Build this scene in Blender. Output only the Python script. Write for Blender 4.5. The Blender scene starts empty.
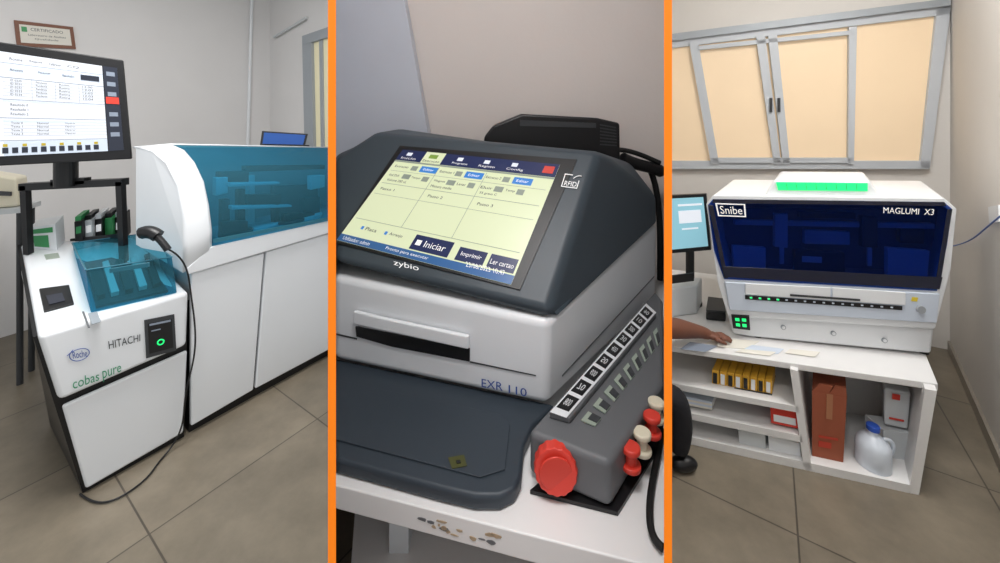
import bpy, bmesh, math, random
from mathutils import Vector, Matrix
random.seed(4)
H=1.7; HZ=110.0; F=400.0
CAM=Vector((0,0,H))
sc=bpy.context.scene
def V(*a): return Vector(a)
def ray(u,v): return Vector(((u-500)/F,1.0,-(v-HZ)/F))
def PY(u,v,y): return CAM+ray(u,v)*y
def PZ(u,v,z): return CAM+ray(u,v)*((H-z)*F/(v-HZ))
def PP(u,v,pl):
    p,n=pl; d=ray(u,v); return CAM+d*((p-CAM).dot(n)/d.dot(n))
def lin(c):
    r=[]
    for x in c:
        x=x/255.0
        r.append(x/12.92 if x<=0.04045 else ((x+0.055)/1.055)**2.4)
    return r
MATS={}
def mat(name,rgb,rough=0.5,metal=0.0,emit=0.0,var=0.04,scale=6.0,bump=0.0,coat=0.0):
    if name in MATS: return MATS[name]
    m=bpy.data.materials.new(name); m.use_nodes=True
    nt=m.node_tree; b=nt.nodes['Principled BSDF']
    c=lin(rgb)
    tc=nt.nodes.new('ShaderNodeTexCoord')
    no=nt.nodes.new('ShaderNodeTexNoise'); no.inputs['Scale'].default_value=scale; no.inputs['Detail'].default_value=5
    nt.links.new(tc.outputs['Object'],no.inputs['Vector'])
    mx=nt.nodes.new('ShaderNodeMixRGB')
    k=0.35 if (emit>0.3 and name.startswith(('screen','lcd'))) else 1.0
    mx.inputs[1].default_value=(*[x*(1-var)*k for x in c],1)
    mx.inputs[2].default_value=(*[min(1,x*(1+var))*k for x in c],1)
    nt.links.new(no.outputs['Fac'],mx.inputs[0]); nt.links.new(mx.outputs[0],b.inputs['Base Color'])
    b.inputs['Roughness'].default_value=rough; b.inputs['Metallic'].default_value=metal
    b.inputs['Coat Weight'].default_value=coat
    if emit>0:
        b.inputs['Emission Color'].default_value=(*c,1); b.inputs['Emission Strength'].default_value=emit
    if bump>0:
        bp=nt.nodes.new('ShaderNodeBump'); bp.inputs['Strength'].default_value=bump; bp.inputs['Distance'].default_value=0.004
        n2=nt.nodes.new('ShaderNodeTexNoise'); n2.inputs['Scale'].default_value=scale*20
        nt.links.new(tc.outputs['Object'],n2.inputs['Vector']); nt.links.new(n2.outputs['Fac'],bp.inputs['Height']); nt.links.new(bp.outputs[0],b.inputs['Normal'])
    MATS[name]=m; return m
def glass(name,rgb,fac=0.3,base=None):
    m=bpy.data.materials.new(name); m.use_nodes=True; nt=m.node_tree; nt.nodes.clear()
    o=nt.nodes.new('ShaderNodeOutputMaterial'); t=nt.nodes.new('ShaderNodeBsdfTransparent'); p=nt.nodes.new('ShaderNodeBsdfPrincipled')
    c=lin(rgb); t.inputs[0].default_value=(*c,1)
    p.inputs['Base Color'].default_value=(*lin(base or rgb),1); p.inputs['Roughness'].default_value=0.06
    x=nt.nodes.new('ShaderNodeMixShader'); x.inputs[0].default_value=fac
    nt.links.new(t.outputs[0],x.inputs[1]); nt.links.new(p.outputs[0],x.inputs[2]); nt.links.new(x.outputs[0],o.inputs[0])
    return m
def empty(name,loc):
    e=bpy.data.objects.new(name,None); e.location=loc; e.empty_display_size=0.1
    sc.collection.objects.link(e); return e
def mesh(name,verts,faces,m,parent=None,bevel=0,smooth=False,seg=3):
    me=bpy.data.meshes.new(name)
    vs=[Vector(v) for v in verts]
    off=parent.location if parent else Vector((0,0,0))
    me.from_pydata([tuple(v-off) for v in vs],[],faces); 
    bm=bmesh.new(); bm.from_mesh(me); bmesh.ops.recalc_face_normals(bm,faces=bm.faces); bm.to_mesh(me); bm.free()
    ms=m if isinstance(m,(list,tuple)) else [m]
    for k in ms: me.materials.append(k)
    ob=bpy.data.objects.new(name,me); sc.collection.objects.link(ob)
    if parent: ob.parent=parent
    if smooth:
        for p in me.polygons: p.use_smooth=True
    if bevel>0:
        b=ob.modifiers.new('bev','BEVEL'); b.width=bevel; b.segments=seg; b.limit_method='ANGLE'; b.angle_limit=math.radians(28)
        for p in me.polygons: p.use_smooth=True
        w=ob.modifiers.new('wn','WEIGHTED_NORMAL'); w.keep_sharp=False
    return ob
def prism(name,pts,vec,m,parent=None,bevel=0):
    a=[Vector(p) for p in pts]; b=[p+Vector(vec) for p in a]
    return loft2(name,a,b,m,parent,bevel)
def loft2(name,a,b,m,parent=None,bevel=0):
    n=len(a); f=[tuple(range(n)),tuple(range(2*n-1,n-1,-1))]
    for i in range(n): j=(i+1)%n; f.append((i,j,n+j,n+i))
    return mesh(name,list(a)+list(b),f,m,parent,bevel)
def grid(name,rows,m,parent=None,smooth=True,thick=0):
    n=len(rows[0]); vs=[p for r in rows for p in r]; f=[]
    for i in range(len(rows)-1):
        for j in range(n-1): f.append((i*n+j,i*n+j+1,(i+1)*n+j+1,(i+1)*n+j))
    ob=mesh(name,vs,f,m,parent,0,smooth)
    if thick:
        s=ob.modifiers.new('s','SOLIDIFY'); s.thickness=thick; s.offset=0
    return ob
def box(name,c,s,m,parent=None,bevel=0,rot=0):
    cx,cy,cz=c; a,b,h=s[0]/2,s[1]/2,s[2]/2
    ca,sa=math.cos(rot),math.sin(rot)
    pts=[V(cx+ca*x-sa*y,cy+sa*x+ca*y,cz-h) for x,y in((-a,-b),(a,-b),(a,b),(-a,b))]
    return prism(name,pts,(0,0,2*h),m,parent,bevel)
def cyl(name,p0,p1,r0,m,parent=None,r1=None,seg=24,bevel=0,gear=0):
    p0=Vector(p0);p1=Vector(p1); r1=r0 if r1 is None else r1
    d=(p1-p0).normalized(); x=d.orthogonal().normalized(); y=d.cross(x)
    g=lambda i: 1-(gear if (i//2)%2 else 0)
    a=[p0+(x*math.cos(2*math.pi*i/seg)+y*math.sin(2*math.pi*i/seg))*r0*g(i) for i in range(seg)]
    b=[p1+(x*math.cos(2*math.pi*i/seg)+y*math.sin(2*math.pi*i/seg))*r1*g(i) for i in range(seg)]
    return loft2(name,a,b,m,parent,bevel)
def tube(name,pts,r,m,parent=None):
    cu=bpy.data.curves.new(name,'CURVE'); cu.dimensions='3D'; cu.bevel_depth=r; cu.bevel_resolution=3; cu.use_fill_caps=True
    s=cu.splines.new('NURBS'); s.points.add(len(pts)-1); s.order_u=4; s.use_endpoint_u=True
    off=parent.location if parent else Vector((0,0,0))
    for i,p in enumerate(pts): s.points[i].co=(*(Vector(p)-off),1)
    cu.materials.append(m); ob=bpy.data.objects.new(name,cu); sc.collection.objects.link(ob)
    if parent: ob.parent=parent
    return ob
TC={}
def textgeo(body):
    if body in TC: return TC[body]
    cu=bpy.data.curves.new('t','FONT'); cu.body=body; cu.resolution_u=3
    ob=bpy.data.objects.new('t',cu); sc.collection.objects.link(ob)
    bpy.context.view_layer.update()
    dg=bpy.context.evaluated_depsgraph_get(); me=ob.evaluated_get(dg).to_mesh()
    co=[v.co.copy() for v in me.vertices]; fs=[tuple(p.vertices) for p in me.polygons]
    ob.evaluated_get(dg).to_mesh_clear(); bpy.data.objects.remove(ob)
    TC[body]=(co,fs); return TC[body]
class Quad:
    def __init__(q,a,b,c,d):
        q.a,q.b,q.c,q.d=a,b,c,d
        n=(b-a).cross(d-a).normalized()
        if n.dot(CAM-a)<0: n=-n
        q.n=n
    def p(q,s,t,o=0):
        return q.a*(1-s)*(1-t)+q.b*s*(1-t)+q.c*s*t+q.d*(1-s)*t+q.n*o
    def rects(q,name,L,m,parent,o=0.001,th=0.0015):
        vs=[];fs=[]
        for (s0,t0,s1,t1) in L:
            k=len(vs)
            for oo in (o,o+th):
                vs+=[q.p(s0,t0,oo),q.p(s1,t0,oo),q.p(s1,t1,oo),q.p(s0,t1,oo)]
            fs+=[(k,k+1,k+2,k+3),(k+7,k+6,k+5,k+4)]+[(k+i,k+(i+1)%4,k+4+(i+1)%4,k+4+i) for i in range(4)]
        return mesh(name,vs,fs,m,parent)
    def text(q,name,body,s0,t0,s1,t1,m,parent,o=0.003):
        return q.texts(name,[(body,s0,t0,s1,t1)],m,parent,o)
    def texts(q,name,L,m,parent,o=0.003):
        vs=[];FS=[]
        for (body,s0,t0,s1,t1) in L:
            co,fs=textgeo(body)
            x0=min(c.x for c in co);x1=max(c.x for c in co);y0=min(c.y for c in co);y1=max(c.y for c in co)
            k=len(vs)
            vs+=[q.p(s0+(s1-s0)*(c.x-x0)/(x1-x0),t1-(t1-t0)*(c.y-y0)/(y1-y0),o) for c in co]
            FS+=[tuple(i+k for i in f) for f in fs]
        return mesh(name,vs,FS,m,parent)

# ---------------- materials
M_wall=mat('wall_paint',(226,224,223),0.8,bump=0.1,scale=3)
M_wall2=mat('wall_paint_warm',(222,214,209),0.8,bump=0.1,scale=3)
M_wall3=mat('wall_paint_cream',(218,214,209),0.8,bump=0.1,scale=3)
M_ceil=mat('ceiling_paint',(240,240,238),0.9)
M_orange=mat('orange_edge_glow',(255,130,0),0.6,emit=0.3)  # emission added to brighten the orange; the trim is no lamp
M_white=mat('white_plastic',(232,235,238),0.35,var=0.015,coat=0.2)
M_white2=mat('offwhite_plastic',(208,212,214),0.4,var=0.02)
M_black=mat('black_plastic',(20,20,22),0.4)
M_black2=mat('black_rubber',(12,12,13),0.6)
M_slate=mat('slate_plastic',(60,70,78),0.45,var=0.03)
M_slate2=mat('slate_plastic_dark',(48,57,66),0.5,var=0.03)
M_grey=mat('grey_plastic',(100,102,105),0.5,var=0.05)
M_dgrey=mat('dark_grey',(58,60,63),0.5)
M_alu=mat('aluminium',(160,166,172),0.4,metal=0.1)
M_teal=glass('teal_glass',(86,172,200),0.17,(90,170,195))
M_teal2=glass('teal_cover_glass',(125,198,216),0.14,(110,190,208))
M_tealS=mat('teal_strip',(40,110,130),0.3)
M_navyglass=glass('navy_glass',(72,112,190),0.13,(20,44,110))
M_navy2=mat('navy_dark',(10,16,44),0.15,coat=0.4)
M_lblue=mat('light_blue_panel',(204,214,228),0.3)
M_green=mat('green_light',(30,225,120),0.4,emit=0.9)
M_green2=mat('green_label',(60,150,90),0.5)
M_scr=mat('screen_white',(238,242,250),0.3,emit=0.72,var=0.01)
M_scrg=mat('screen_grey',(125,134,148),0.3,emit=0.2)
M_scrd=mat('screen_dark',(40,44,56),0.3,emit=0.15)
M_yel=mat('screen_yellow',(225,200,60),0.3,emit=0.4)
M_red=mat('red_plastic',(216,62,48),0.4)
M_cream=mat('cream_plastic',(228,220,196),0.4)
M_lcd=mat('lcd_cream',(228,236,196),0.3,emit=0.7,var=0.05,scale=3)
M_lcdn=mat('lcd_navy',(28,40,84),0.3,emit=0.2)
M_lcdb=mat('lcd_blue',(60,140,225),0.3,emit=0.6)
M_lcdt=mat('lcd_teal',(50,96,150),0.3,emit=0.25)
M_lcdg=mat('field_grey',(140,150,138),0.3,emit=0.2)
M_txtb=mat('blue_print',(40,80,160),0.5)
M_txtd=mat('dark_print',(44,48,54),0.5)
M_txtg=mat('green_print',(60,150,110),0.5)
M_txtw=mat('white_print',(240,240,240),0.5,emit=0.3)
M_wood=mat('brown_wood',(120,72,48),0.5,var=0.2,scale=15)
M_paper=mat('paper',(226,222,212),0.8)
M_table=mat('white_laminate',(230,229,228),0.4,var=0.03)
M_chip=mat('chipped_wood',(170,150,124),0.8,var=0.3,scale=40)
M_card=mat('cardboard',(156,84,58),0.8,var=0.12,scale=10)
M_jug=mat('translucent_jug',(216,224,234),0.3)
M_blue=mat('blue_cap',(50,90,190),0.4)
M_screenblue=mat('laptop_panel_blue',(30,72,140),0.3,emit=0.3)
M_winglass=mat('window_glass_glow',(224,200,168),0.35,emit=0.25,var=0.1,scale=1.2)  # beige and emission stand in for the lit corridor behind the pane
M_winglass1=mat('pale_glass_glow',(220,212,178),0.35,emit=0.2)  # slight emission makes the pale pane look lit from beyond
M_winfr=mat('window_frame_paint',(190,195,201),0.4)
M_skin=mat('skin_brown',(112,68,50),0.55,var=0.06,scale=20)
M_cloth=mat('dark_cloth',(24,24,30),0.9,bump=0.3,scale=10)
M_hair=mat('black_hair',(16,13,12),0.8,bump=0.5,scale=20)
M_fridge=mat('cabinet_enamel',(200,205,216),0.4)
M_silver=mat('chrome',(200,200,205),0.2,metal=1)

def floormat():
    m=bpy.data.materials.new('floor_tiles'); m.use_nodes=True; nt=m.node_tree; b=nt.nodes['Principled BSDF']
    tc=nt.nodes.new('ShaderNodeTexCoord'); mp=nt.nodes.new('ShaderNodeMapping'); mp.inputs['Rotation'].default_value=(0,0,math.radians(-56.2)); mp.inputs['Location'].default_value=(0.17,0.1,0)
    br=nt.nodes.new('ShaderNodeTexBrick'); br.offset=0; br.squash=1
    br.inputs['Scale'].default_value=1; br.inputs['Brick Width'].default_value=0.72; br.inputs['Row Height'].default_value=0.72
    br.inputs['Mortar Size'].default_value=0.004; br.inputs['Mortar Smooth'].default_value=0.3
    br.inputs['Color1'].default_value=(*lin((134,124,108)),1); br.inputs['Color2'].default_value=(*lin((124,115,100)),1); br.inputs['Mortar'].default_value=(*lin((84,77,68)),1)
    nt.links.new(tc.outputs['Object'],mp.inputs[0]); nt.links.new(mp.outputs[0],br.inputs['Vector'])
    no=nt.nodes.new('ShaderNodeTexNoise'); no.inputs['Scale'].default_value=4; no.inputs['Detail'].default_value=12; no.inputs['Roughness'].default_value=0.65
    nt.links.new(tc.outputs['Object'],no.inputs['Vector'])
    rp=nt.nodes.new('ShaderNodeValToRGB'); rp.color_ramp.elements[0].color=(0.66,0.66,0.66,1); rp.color_ramp.elements[0].position=0.3; rp.color_ramp.elements[1].color=(1.05,1.05,1.05,1); rp.color_ramp.elements[1].position=0.7
    nt.links.new(no.outputs['Fac'],rp.inputs[0])
    mx=nt.nodes.new('ShaderNodeMixRGB'); mx.blend_type='MULTIPLY'; mx.inputs[0].default_value=1
    nt.links.new(br.outputs['Color'],mx.inputs[1]); nt.links.new(rp.outputs[0],mx.inputs[2]); nt.links.new(mx.outputs[0],b.inputs['Base Color'])
    b.inputs['Roughness'].default_value=0.34
    return m
# ---------------- room shell
box('floor',(0,2.2,-0.05),(11,7.6,0.1),floormat())
box('ceiling',(0,2.2,3.25),(11,7.6,0.1),M_ceil)
def wallseg(name,a,b,m,th=0.05,z1=3.2,side=1):
    a=V(a[0],a[1],0);b=V(b[0],b[1],0); d=(b-a).normalized(); n=V(-d.y,d.x,0)*th*side
    return prism(name,[a,b,b+n,a+n],(0,0,z1),m)
D1=V(0.556,0.831,0).normalized(); N1=V(D1.y,-D1.x,0)
Apt=PZ(85,495,0)
C1=V(-0.575*4.6,4.6,0)
wallseg('wall_left',C1-D1*4.6,C1,M_wall,side=1)
e2=C1+N1*1.185
wallseg('wall_far',C1,e2,M_wall,side=1)
WL=(C1,N1); WF=(C1,-D1)
def partition(name,u,y0,y1):
    k=(u-500)/F; d=V(k,1,0).normalized(); n=V(-d.y,d.x,0)
    h=0.5*8/400*y0*0.92
    a=V(k*y0,y0,0); b=V(k*y1,y1,0); a2=a+d*0.03
    e=empty(name,(a.x,a.y,0))
    prism('panel',[a2-n*h*0.9,b-n*h*0.9,b+n*h*0.9,a2+n*h*0.9],(0,0,3.2),M_wall,e)
    prism('edge_trim',[a-n*h,a2-n*h,a2+n*h,a+n*h],(0,0,3.2),M_orange,e)
partition('partition_panel',332,0.45,3.9)
partition('partition_panel',668,0.45,1.76)
prism('wall_back',[V(-0.42*1.74+0.006,1.74,0),V(0.42*1.74-0.006,1.74,0),V(0.42*1.78-0.002,1.78,0),V(-0.42*1.78+0.006,1.78,0)],(0,0,3.2),M_wall2)
CR=PZ(950,350,0); RN=PZ(1000,465,0); dR=(RN-CR).normalized()
d3=V(-0.885,0.466,0)
W3=(CR,V(0.466,0.885,0))
wallseg('wall_right',CR+dR*3.4,CR,M_wall3,side=-1)
wallseg('wall_back_window',CR,CR+d3*3.25,M_wall3,side=-1)
q=CR+d3*3.25
wallseg('wall_inner',(q.x,q.y),(q.x,1.78),M_wall3,side=-1)
prism('baseboard_right',[CR+dR*0.02,CR+dR*3.2,CR+dR*3.2+V(-0.011,0.009,0),CR+dR*0.02+V(-0.011,0.009,0)],(0,0,0.07),mat('skirting_tile',(140,133,122),0.4))

# ================= BAY 1
def F1(u,v,d=0): return PP(u,v,(Apt-N1*d,N1))
e=empty('framed_certificate',PP(45,35,WL))
def WLp(u,v,o=0): return PP(u,v,(C1+N1*o,N1))
cq=[(14,20),(73,27),(76,49),(17,46)]
prism('frame',[WLp(*p,0.02) for p in cq],-N1*0.02,M_wood,e)
Q=Quad(*[WLp(*p,0.021) for p in cq]); Q.rects('sheet',[(0.07,0.14,0.93,0.86)],M_paper,e)
Q.texts('print',[('CERTIFICADO',.25,.24,.8,.36),('Laboratorio de Analises',.2,.48,.84,.56),('Qualidade',.3,.64,.7,.72)],M_txtd,e,o=0.003)
Q.rects('emblem',[(0.1,0.22,0.19,0.42)],M_green2,e,o=0.003)
cyl('conduit_pipe',WLp(253,-40,0.03),WLp(247,170,0.03),0.016,M_white)
def WFp(u,v,o=0): return PP(u,v,(C1-D1*o,D1))
cyl('conduit_pipe',WFp(274,37,0.03),WFp(306,18,0.03),0.014,M_white2)
e=empty('window_1',WFp(316,90))
prism('frame_side',[WFp(302,36,0.06),WFp(311,34,0.06),WFp(314,170,0.06),WFp(305,170,0.06)],D1*0.055,M_alu,e)
prism('frame_top',[WFp(302,36,0.062),WFp(328,27,0.062),WFp(328,37,0.062),WFp(303,45,0.062)],D1*0.055,M_alu,e)
prism('glass',[WFp(311,42,0.03),WFp(328,37,0.03),WFp(328,170,0.03),WFp(313,170,0.03)],D1*0.02,M_winglass1,e)
prism('sash',[WFp(319,39,0.045),WFp(322,38,0.045),WFp(324,170,0.045),WFp(321,170,0.045)],D1*0.02,M_alu,e)

inst=empty('sample_loading_analyzer',Apt)
fr=[(33,337),(84,497),(184,439),(188,294)]
TLb=PZ(17,243,0.9); TRb=PZ(133,237,0.9)
bl=PZ(50,425,0); br=bl+D1*0.36
loft2('black_core',[F1(*p,0.02) for p in fr],[TLb-V(0,0,0.01),bl,V(br.x,br.y,0),TRb-V(0,0,0.01)],M_black,inst)
prism('lower_door',[F1(*p,0.02) for p in [(61,404),(85,487),(182,431),(186,349)]],N1*0.022,M_white,inst,bevel=0.012)
up=[(37,336),(59,402),(187,346),(189,292)]
TLw=PZ(21,243,0.905); TRw=PZ(134,236,0.905)
loft2('upper_housing',[F1(*p,-0.03) for p in up],[TLw,TLw-V(0,0,.2),TRw-V(0,0,.2),TRw],M_white,inst,bevel=0.02)
deckn=(F1(189,292,-0.03)-F1(37,336,-0.03)).cross(TLw-F1(37,336,-0.03)).normalized()
if deckn.z<0: deckn=-deckn
DK0=F1(37,336,-0.03)
def dk(u,v,o=0.0): return PP(u,v,(DK0+deckn*o,deckn))
def dz(x,y): return DK0.z-((x-DK0.x)*deckn.x+(y-DK0.y)*deckn.y)/deckn.z
def ondeck(p,o=0.004): return V(p.x,p.y,dz(p.x,p.y)+o)
def fq(px): return Quad(*[F1(*p,-0.032) for p in px])
fq([(66,348),(91,345),(92,359),(69,363)]).text('logo_text','Roche',0.2,0.28,0.8,0.75,M_txtb,inst)
hx=[(67,356),(73,350),(86,347),(91,352),(86,359),(73,363)]
tube('logo_outline',[F1(*p,-0.034) for p in hx+hx[:2]],0.0013,M_txtb,inst)
fq([(108,341),(140,334),(140,341),(109,349)]).text('maker_text','HITACHI',0,0,1,1,M_txtd,inst)
fq([(72,379),(99,371),(99,380),(73,389)]).text('model_text_a','cobas',0,0,1,1,M_txtg,inst)
fq([(102,371),(121,365),(121,374),(103,382)]).text('model_text_b','pure',0,0,1,1,M_txtg,inst)
k=fq([(144,320),(174,314),(176,350),(146,358)])
k.rects('screen_frame',[(0,0,1,1)],M_dgrey,inst,th=0.004)
k.rects('screen_face',[(0.1,0.1,0.9,0.9)],M_black,inst,o=0.005)
k.rects('screen_lines',[(0.15,0.12,0.85,0.17),(0.2,0.3,0.5,0.33)],M_scrg,inst,o=0.007)
cc=k.p(0.48,0.66,0.007)
tube('green_ring',[cc+k.n*0.002+(k.b-k.a).normalized()*0.013*math.cos(t)+V(0,0,1)*0.013*math.sin(t) for t in [i*math.pi/5 for i in range(12)]],0.0028,M_green,inst)
prism('reader_pad',[dk(39,290,0.001),(dk(69,286,0.001)),dk(74,305,0.001),dk(44,313,0.001)],deckn*0.008,M_black,inst,bevel=0.003)
prism('reader_glass',[dk(46,296,0.01),dk(62,293,0.01),dk(65,301,0.01),dk(49,305,0.01)],deckn*0.002,M_scrd,inst)
prism('drawer_seam',[dk(82,312,0.001),dk(88,328,0.001),dk(90,328,0.001),dk(84,312,0.001)],deckn*0.003,M_grey,inst)
prism('label_plate',[dk(88,314,0.001),dk(97,312,0.001),dk(101,322,0.001),dk(92,325,0.001)],deckn*0.003,M_alu,inst)
prism('deck_label',[dk(44,255,0.001),dk(58,253,0.001),dk(60,258,0.001),dk(46,260,0.001)],deckn*0.002,M_lcdg,inst)
a=dk(91,313,0.003); b=dk(177,293,0.003)
cvb=[a,b,dk(143,242,0.003),dk(74,252,0.003)]
a2=PY(86,270,a.y); b2=PY(172,257,b.y)
ct=[a2,b2,PY(140,234,cvb[2].y-0.02),PY(72,243,cvb[3].y-0.02)]
loft2('tinted_cover',cvb,ct,M_teal2,inst,bevel=0.004)
for i in range(4): tube('cover_edge_%d'%i,[ct[i],ct[i].lerp(ct[(i+1)%4],.5),ct[(i+1)%4]],0.003,M_tealS,inst)
prism('cover_tray',[dk(96,308,0.006),dk(168,292,0.006),dk(140,254,0.006),dk(84,264,0.006)],deckn*0.01,M_slate,inst)
for i in range(5):
    u=97+i*14
    prism('rack_slot_%d'%i,[dk(u,300-i*3,0.02),dk(u+8,298-i*3,0.02),dk(u-3,266-i*2.5,0.02),dk(u-9,268-i*2.5,0.02)],deckn*0.02,[M_dgrey,M_white2][i%2],inst)
prism('cover_handle',[PY(112,272,a2.y-0.01),PY(150,266,a2.y-0.01),PY(150,262,a2.y-0.01),PY(112,268,a2.y-0.01)],V(0,-0.012,0),M_tealS,inst)
ana=empty('clinical_chemistry_analyzer',F1(250,400))
loft2('black_plinth',[F1(*p,0.03) for p in [(190,300),(189,435),(328,359),(328,260)]],[F1(*p,0.42) for p in [(166,300),(164,385),(328,340),(328,250)]],M_black,ana)
def door(nm,pp): prism(nm,[F1(*p,0.03) for p in pp],N1*0.03,M_white,ana,bevel=0.008)
door('door_a',[(189,272),(262,252),(251,388),(189,424)])
door('door_b',[(264,251),(329,232),(329,347),(253,387)])
L=[(183,273,0.0),(183,245,0),(182,215,0.02),(177,186,0.07),(166,164,0.16),(152,152,0.28),(136,148,0.42)]
G=[(211,247,-0.01),(211,230,-0.01),(208,205,0.02),(203,182,0.07),(194,163,0.16),(184,151,0.28),(171,145,0.42)]
R=[(329,222,-0.01),(329,210,-0.01),(329,196,0.02),(329,182,0.07),(329,167,0.16),(329,156,0.28),(329,148,0.42)]
Lp=[F1(*p) for p in L];Gp=[F1(*p) for p in G];Rp=[F1(*p) for p in R]
Gm=[g.lerp(l,0.12)+N1*0.006 for g,l in zip(Gp,Lp)]
grid('dome_rim',[Lp,[l.lerp(g,0.15)+N1*0.01+V(0,0,.004) for g,l in zip(Gp,Lp)],Gm,Gp],M_white,ana,thick=0.012)
grid('dome_glass',[Gp,Rp],M_teal,ana)
n=len(Lp); back=[V(Lp[-1].x,Lp[-1].y,0.95)]
mesh('dome_end_cap',Lp+back,[tuple(range(n+1))],M_white,ana)
grid('top_rear_rail',[[p+V(0,0,.004) for p in (Lp[-1],Gp[-1],Rp[-1])],[p-N1*0.05 for p in (Lp[-1],Gp[-1],Rp[-1])]],M_white,ana,thick=0.01)
loft2('front_ledge',[F1(*p,-0.02) for p in [(187,275),(187,268),(211,247),(329,221),(329,233)]],[F1(*p,0.05) for p in [(187,271),(187,266),(211,243),(329,219),(329,231)]],M_white,ana,bevel=0.005)
zi=F1(212,243,0).z-0.02
it=[V(F1(192,250,0.03).x,F1(192,250,0.03).y,zi),V(F1(329,230,0.03).x,F1(329,230,0.03).y,zi),V(F1(329,230,0.42).x,F1(329,230,0.42).y,zi),V(F1(150,230,0.42).x,F1(150,230,0.42).y,zi)]
M_ig=mat('interior_grey',(170,176,180),0.5)
prism('inner_deck',it,(0,0,-0.02),M_ig,ana)
prism('inner_back',[it[3],it[2],V(it[2].x,it[2].y,Rp[-1].z),V(it[3].x,it[3].y,Lp[-1].z)],-N1*0.01,M_ig,ana)
loft2('cabinet_body',[V(p.x,p.y,zi-0.03) for p in it],[V(p.x,p.y,0.15) for p in it],M_white2,ana)
for i,(u,v0,v1,d,w,mm) in enumerate([(234,172,186,0.22,30,M_dgrey),(252,176,232,0.3,6,M_white),(264,195,207,0.16,34,M_black),(285,166,172,0.3,80,M_dgrey),(226,200,232,0.15,8,M_dgrey),(242,190,228,0.14,7,M_black),(296,186,222,0.3,44,M_slate),(277,205,228,0.12,5,M_black),(312,198,222,0.12,16,M_dgrey),(255,183,187,.1,50,M_white),(222,178,196,.2,12,M_white),(318,176,190,.2,14,M_white),(262,206,210,.1,60,M_white),(300,214,226,.08,30,M_black),(235,222,234,.06,26,M_black)]):
    prism('mechanism_%d'%i,[F1(u-w/2,v0,d),F1(min(328,u+w/2),v0-1,d),F1(min(328,u+w/2),v1-3,d),F1(u-w/2,v1,d)],-N1*0.05,mm,ana,bevel=0.004)
for i,(u,v) in enumerate([(236,238),(262,232),(290,228),(308,224)]):
    c=F1(u,v,0.14); c.z=zi; cyl('turntable_%d'%i,c,c+V(0,0,0.02),0.09,[M_dgrey,M_white][i%2],ana)
prism('glass_rail',[F1(*p,-0.018) for p in [(213,243),(329,220),(329,217),(213,239)]],N1*0.008,M_tealS,ana)
e=empty('laptop',F1(284,145,0.41))
prism('screen_back',[PY(260,145,3.0),PY(305,146,3.1),PY(308,134,3.12),PY(262,131,3.02)],V(-0.01,0.02,0),M_black,e)
Quad(PY(262,131,3.015),PY(308,134,3.115),PY(305,146,3.095),PY(260,145,2.995)).rects('screen',[(0.05,0.1,0.95,0.95)],M_screenblue,e)
bq=[PY(260,145,3.0),PY(305,146,3.1)]
prism('keyboard_base',[bq[0],bq[1],bq[1]+N1*0.06,bq[0]+N1*0.06],V(0,0,0.01),M_black,e)
mon=empty('desktop_monitor',PY(60,240,2.4))
p0=PY(0,110,2.0);p1=PY(131,110,2.3); md=(p1-p0).normalized(); mn=V(md.y,-md.x,0)
def MN(u,v,o=0): return PP(u,v,(p0+mn*o,mn))
prism('bezel',[MN(*p) for p in [(-40,36),(123,60),(132,159),(-40,168)]],-mn*0.04,M_black,mon,bevel=0.006)
Q=Quad(*[MN(*p,0.001) for p in [(-36,46),(102,66),(108,151),(-36,158)]])
Q.rects('display',[(0,0,1,1)],M_scr,mon)
Q.rects('display_bands',[(0.25,0.105,1,0.2),(0.25,0.46,1,0.48),(0.25,0.655,1,0.675),(0.25,0.86,1,1)],mat('pale_band',(190,200,214),0.3,emit=0.25),mon,o=0.0027,th=.0004)
Q.rects('display_grey',[(0,0.1,1,0.105),(0,0.24,1,0.247),(0,0.45,1,0.456),(0,0.63,1,0.636),(0,0.85,1,0.856)]+[(0.25,0.285+i*0.033,1,0.287+i*0.033) for i in range(5)]+[(0.25,0.7+i*0.035,1,0.702+i*0.035) for i in range(4)]+[(.45,.24,.452,.45),(.62,.24,.622,.45),(.8,.24,.802,.45)],M_scrg,mon,o=0.003,th=.0005)
rows=[(w,s,t,s+.09,t+.026) for w,s,t in [('Rotina',.3,.045),('Reagente',.44,.045),('Calibracao',.58,.045),('CQ',.72,.045),('Pesquisar',.5,.15),('Resultados',.68,.15),('Amostra',.3,.15)]]
for r in range(5):
    for c_,w in ((.3,'ID 023%d'%r),(.48,'Pendente'),(.65,'Rotina'),(.83,'12:0%d'%r)): rows.append((w,c_,.256+r*.034,c_+.08,.276+r*.034))
for r in range(4):
    for c_,w in ((.3,'Teste %d'%r),(.48,'Normal'),(.68,'Operar')): rows.append((w,c_,.67+r*.036,c_+.08,.69+r*.036))
for r in range(3): rows.append(('Resultado %d'%r,.3,.49+r*.045,.42,.515+r*.045))
Q.texts('display_text',rows,M_txtd,mon,o=0.004)
Q.rects('display_button',[(.82,.13,.97,.19)],M_scrd,mon,o=0.0035)
Q.rects('display_dark',[(0.24+i*0.065,0.92,0.28+i*0.065,0.975) for i in range(11)],M_scrd,mon,o=0.0035)
Q.rects('display_yellow',[(0.245+i*0.13,0.885,0.275+i*0.13,0.912) for i in range(6)],M_yel,mon,o=0.0035)
Q=Quad(*[MN(*p,0.001) for p in [(103,66),(117,68),(124,150),(109,151)]])
Q.rects('sidebar',[(0,0,1,1)],M_scrd,mon)
Q.rects('sidebar_icons',[(0.2,0.06+i*0.12,0.8,0.11+i*0.12) for i in range(7) if i!=3],M_scrg,mon,o=0.003)
Q.rects('sidebar_red',[(0.05,0.36,0.95,0.44)],M_red,mon,o=0.004)
MN2=lambda u,v:PY(u,v,2.25)
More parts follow.
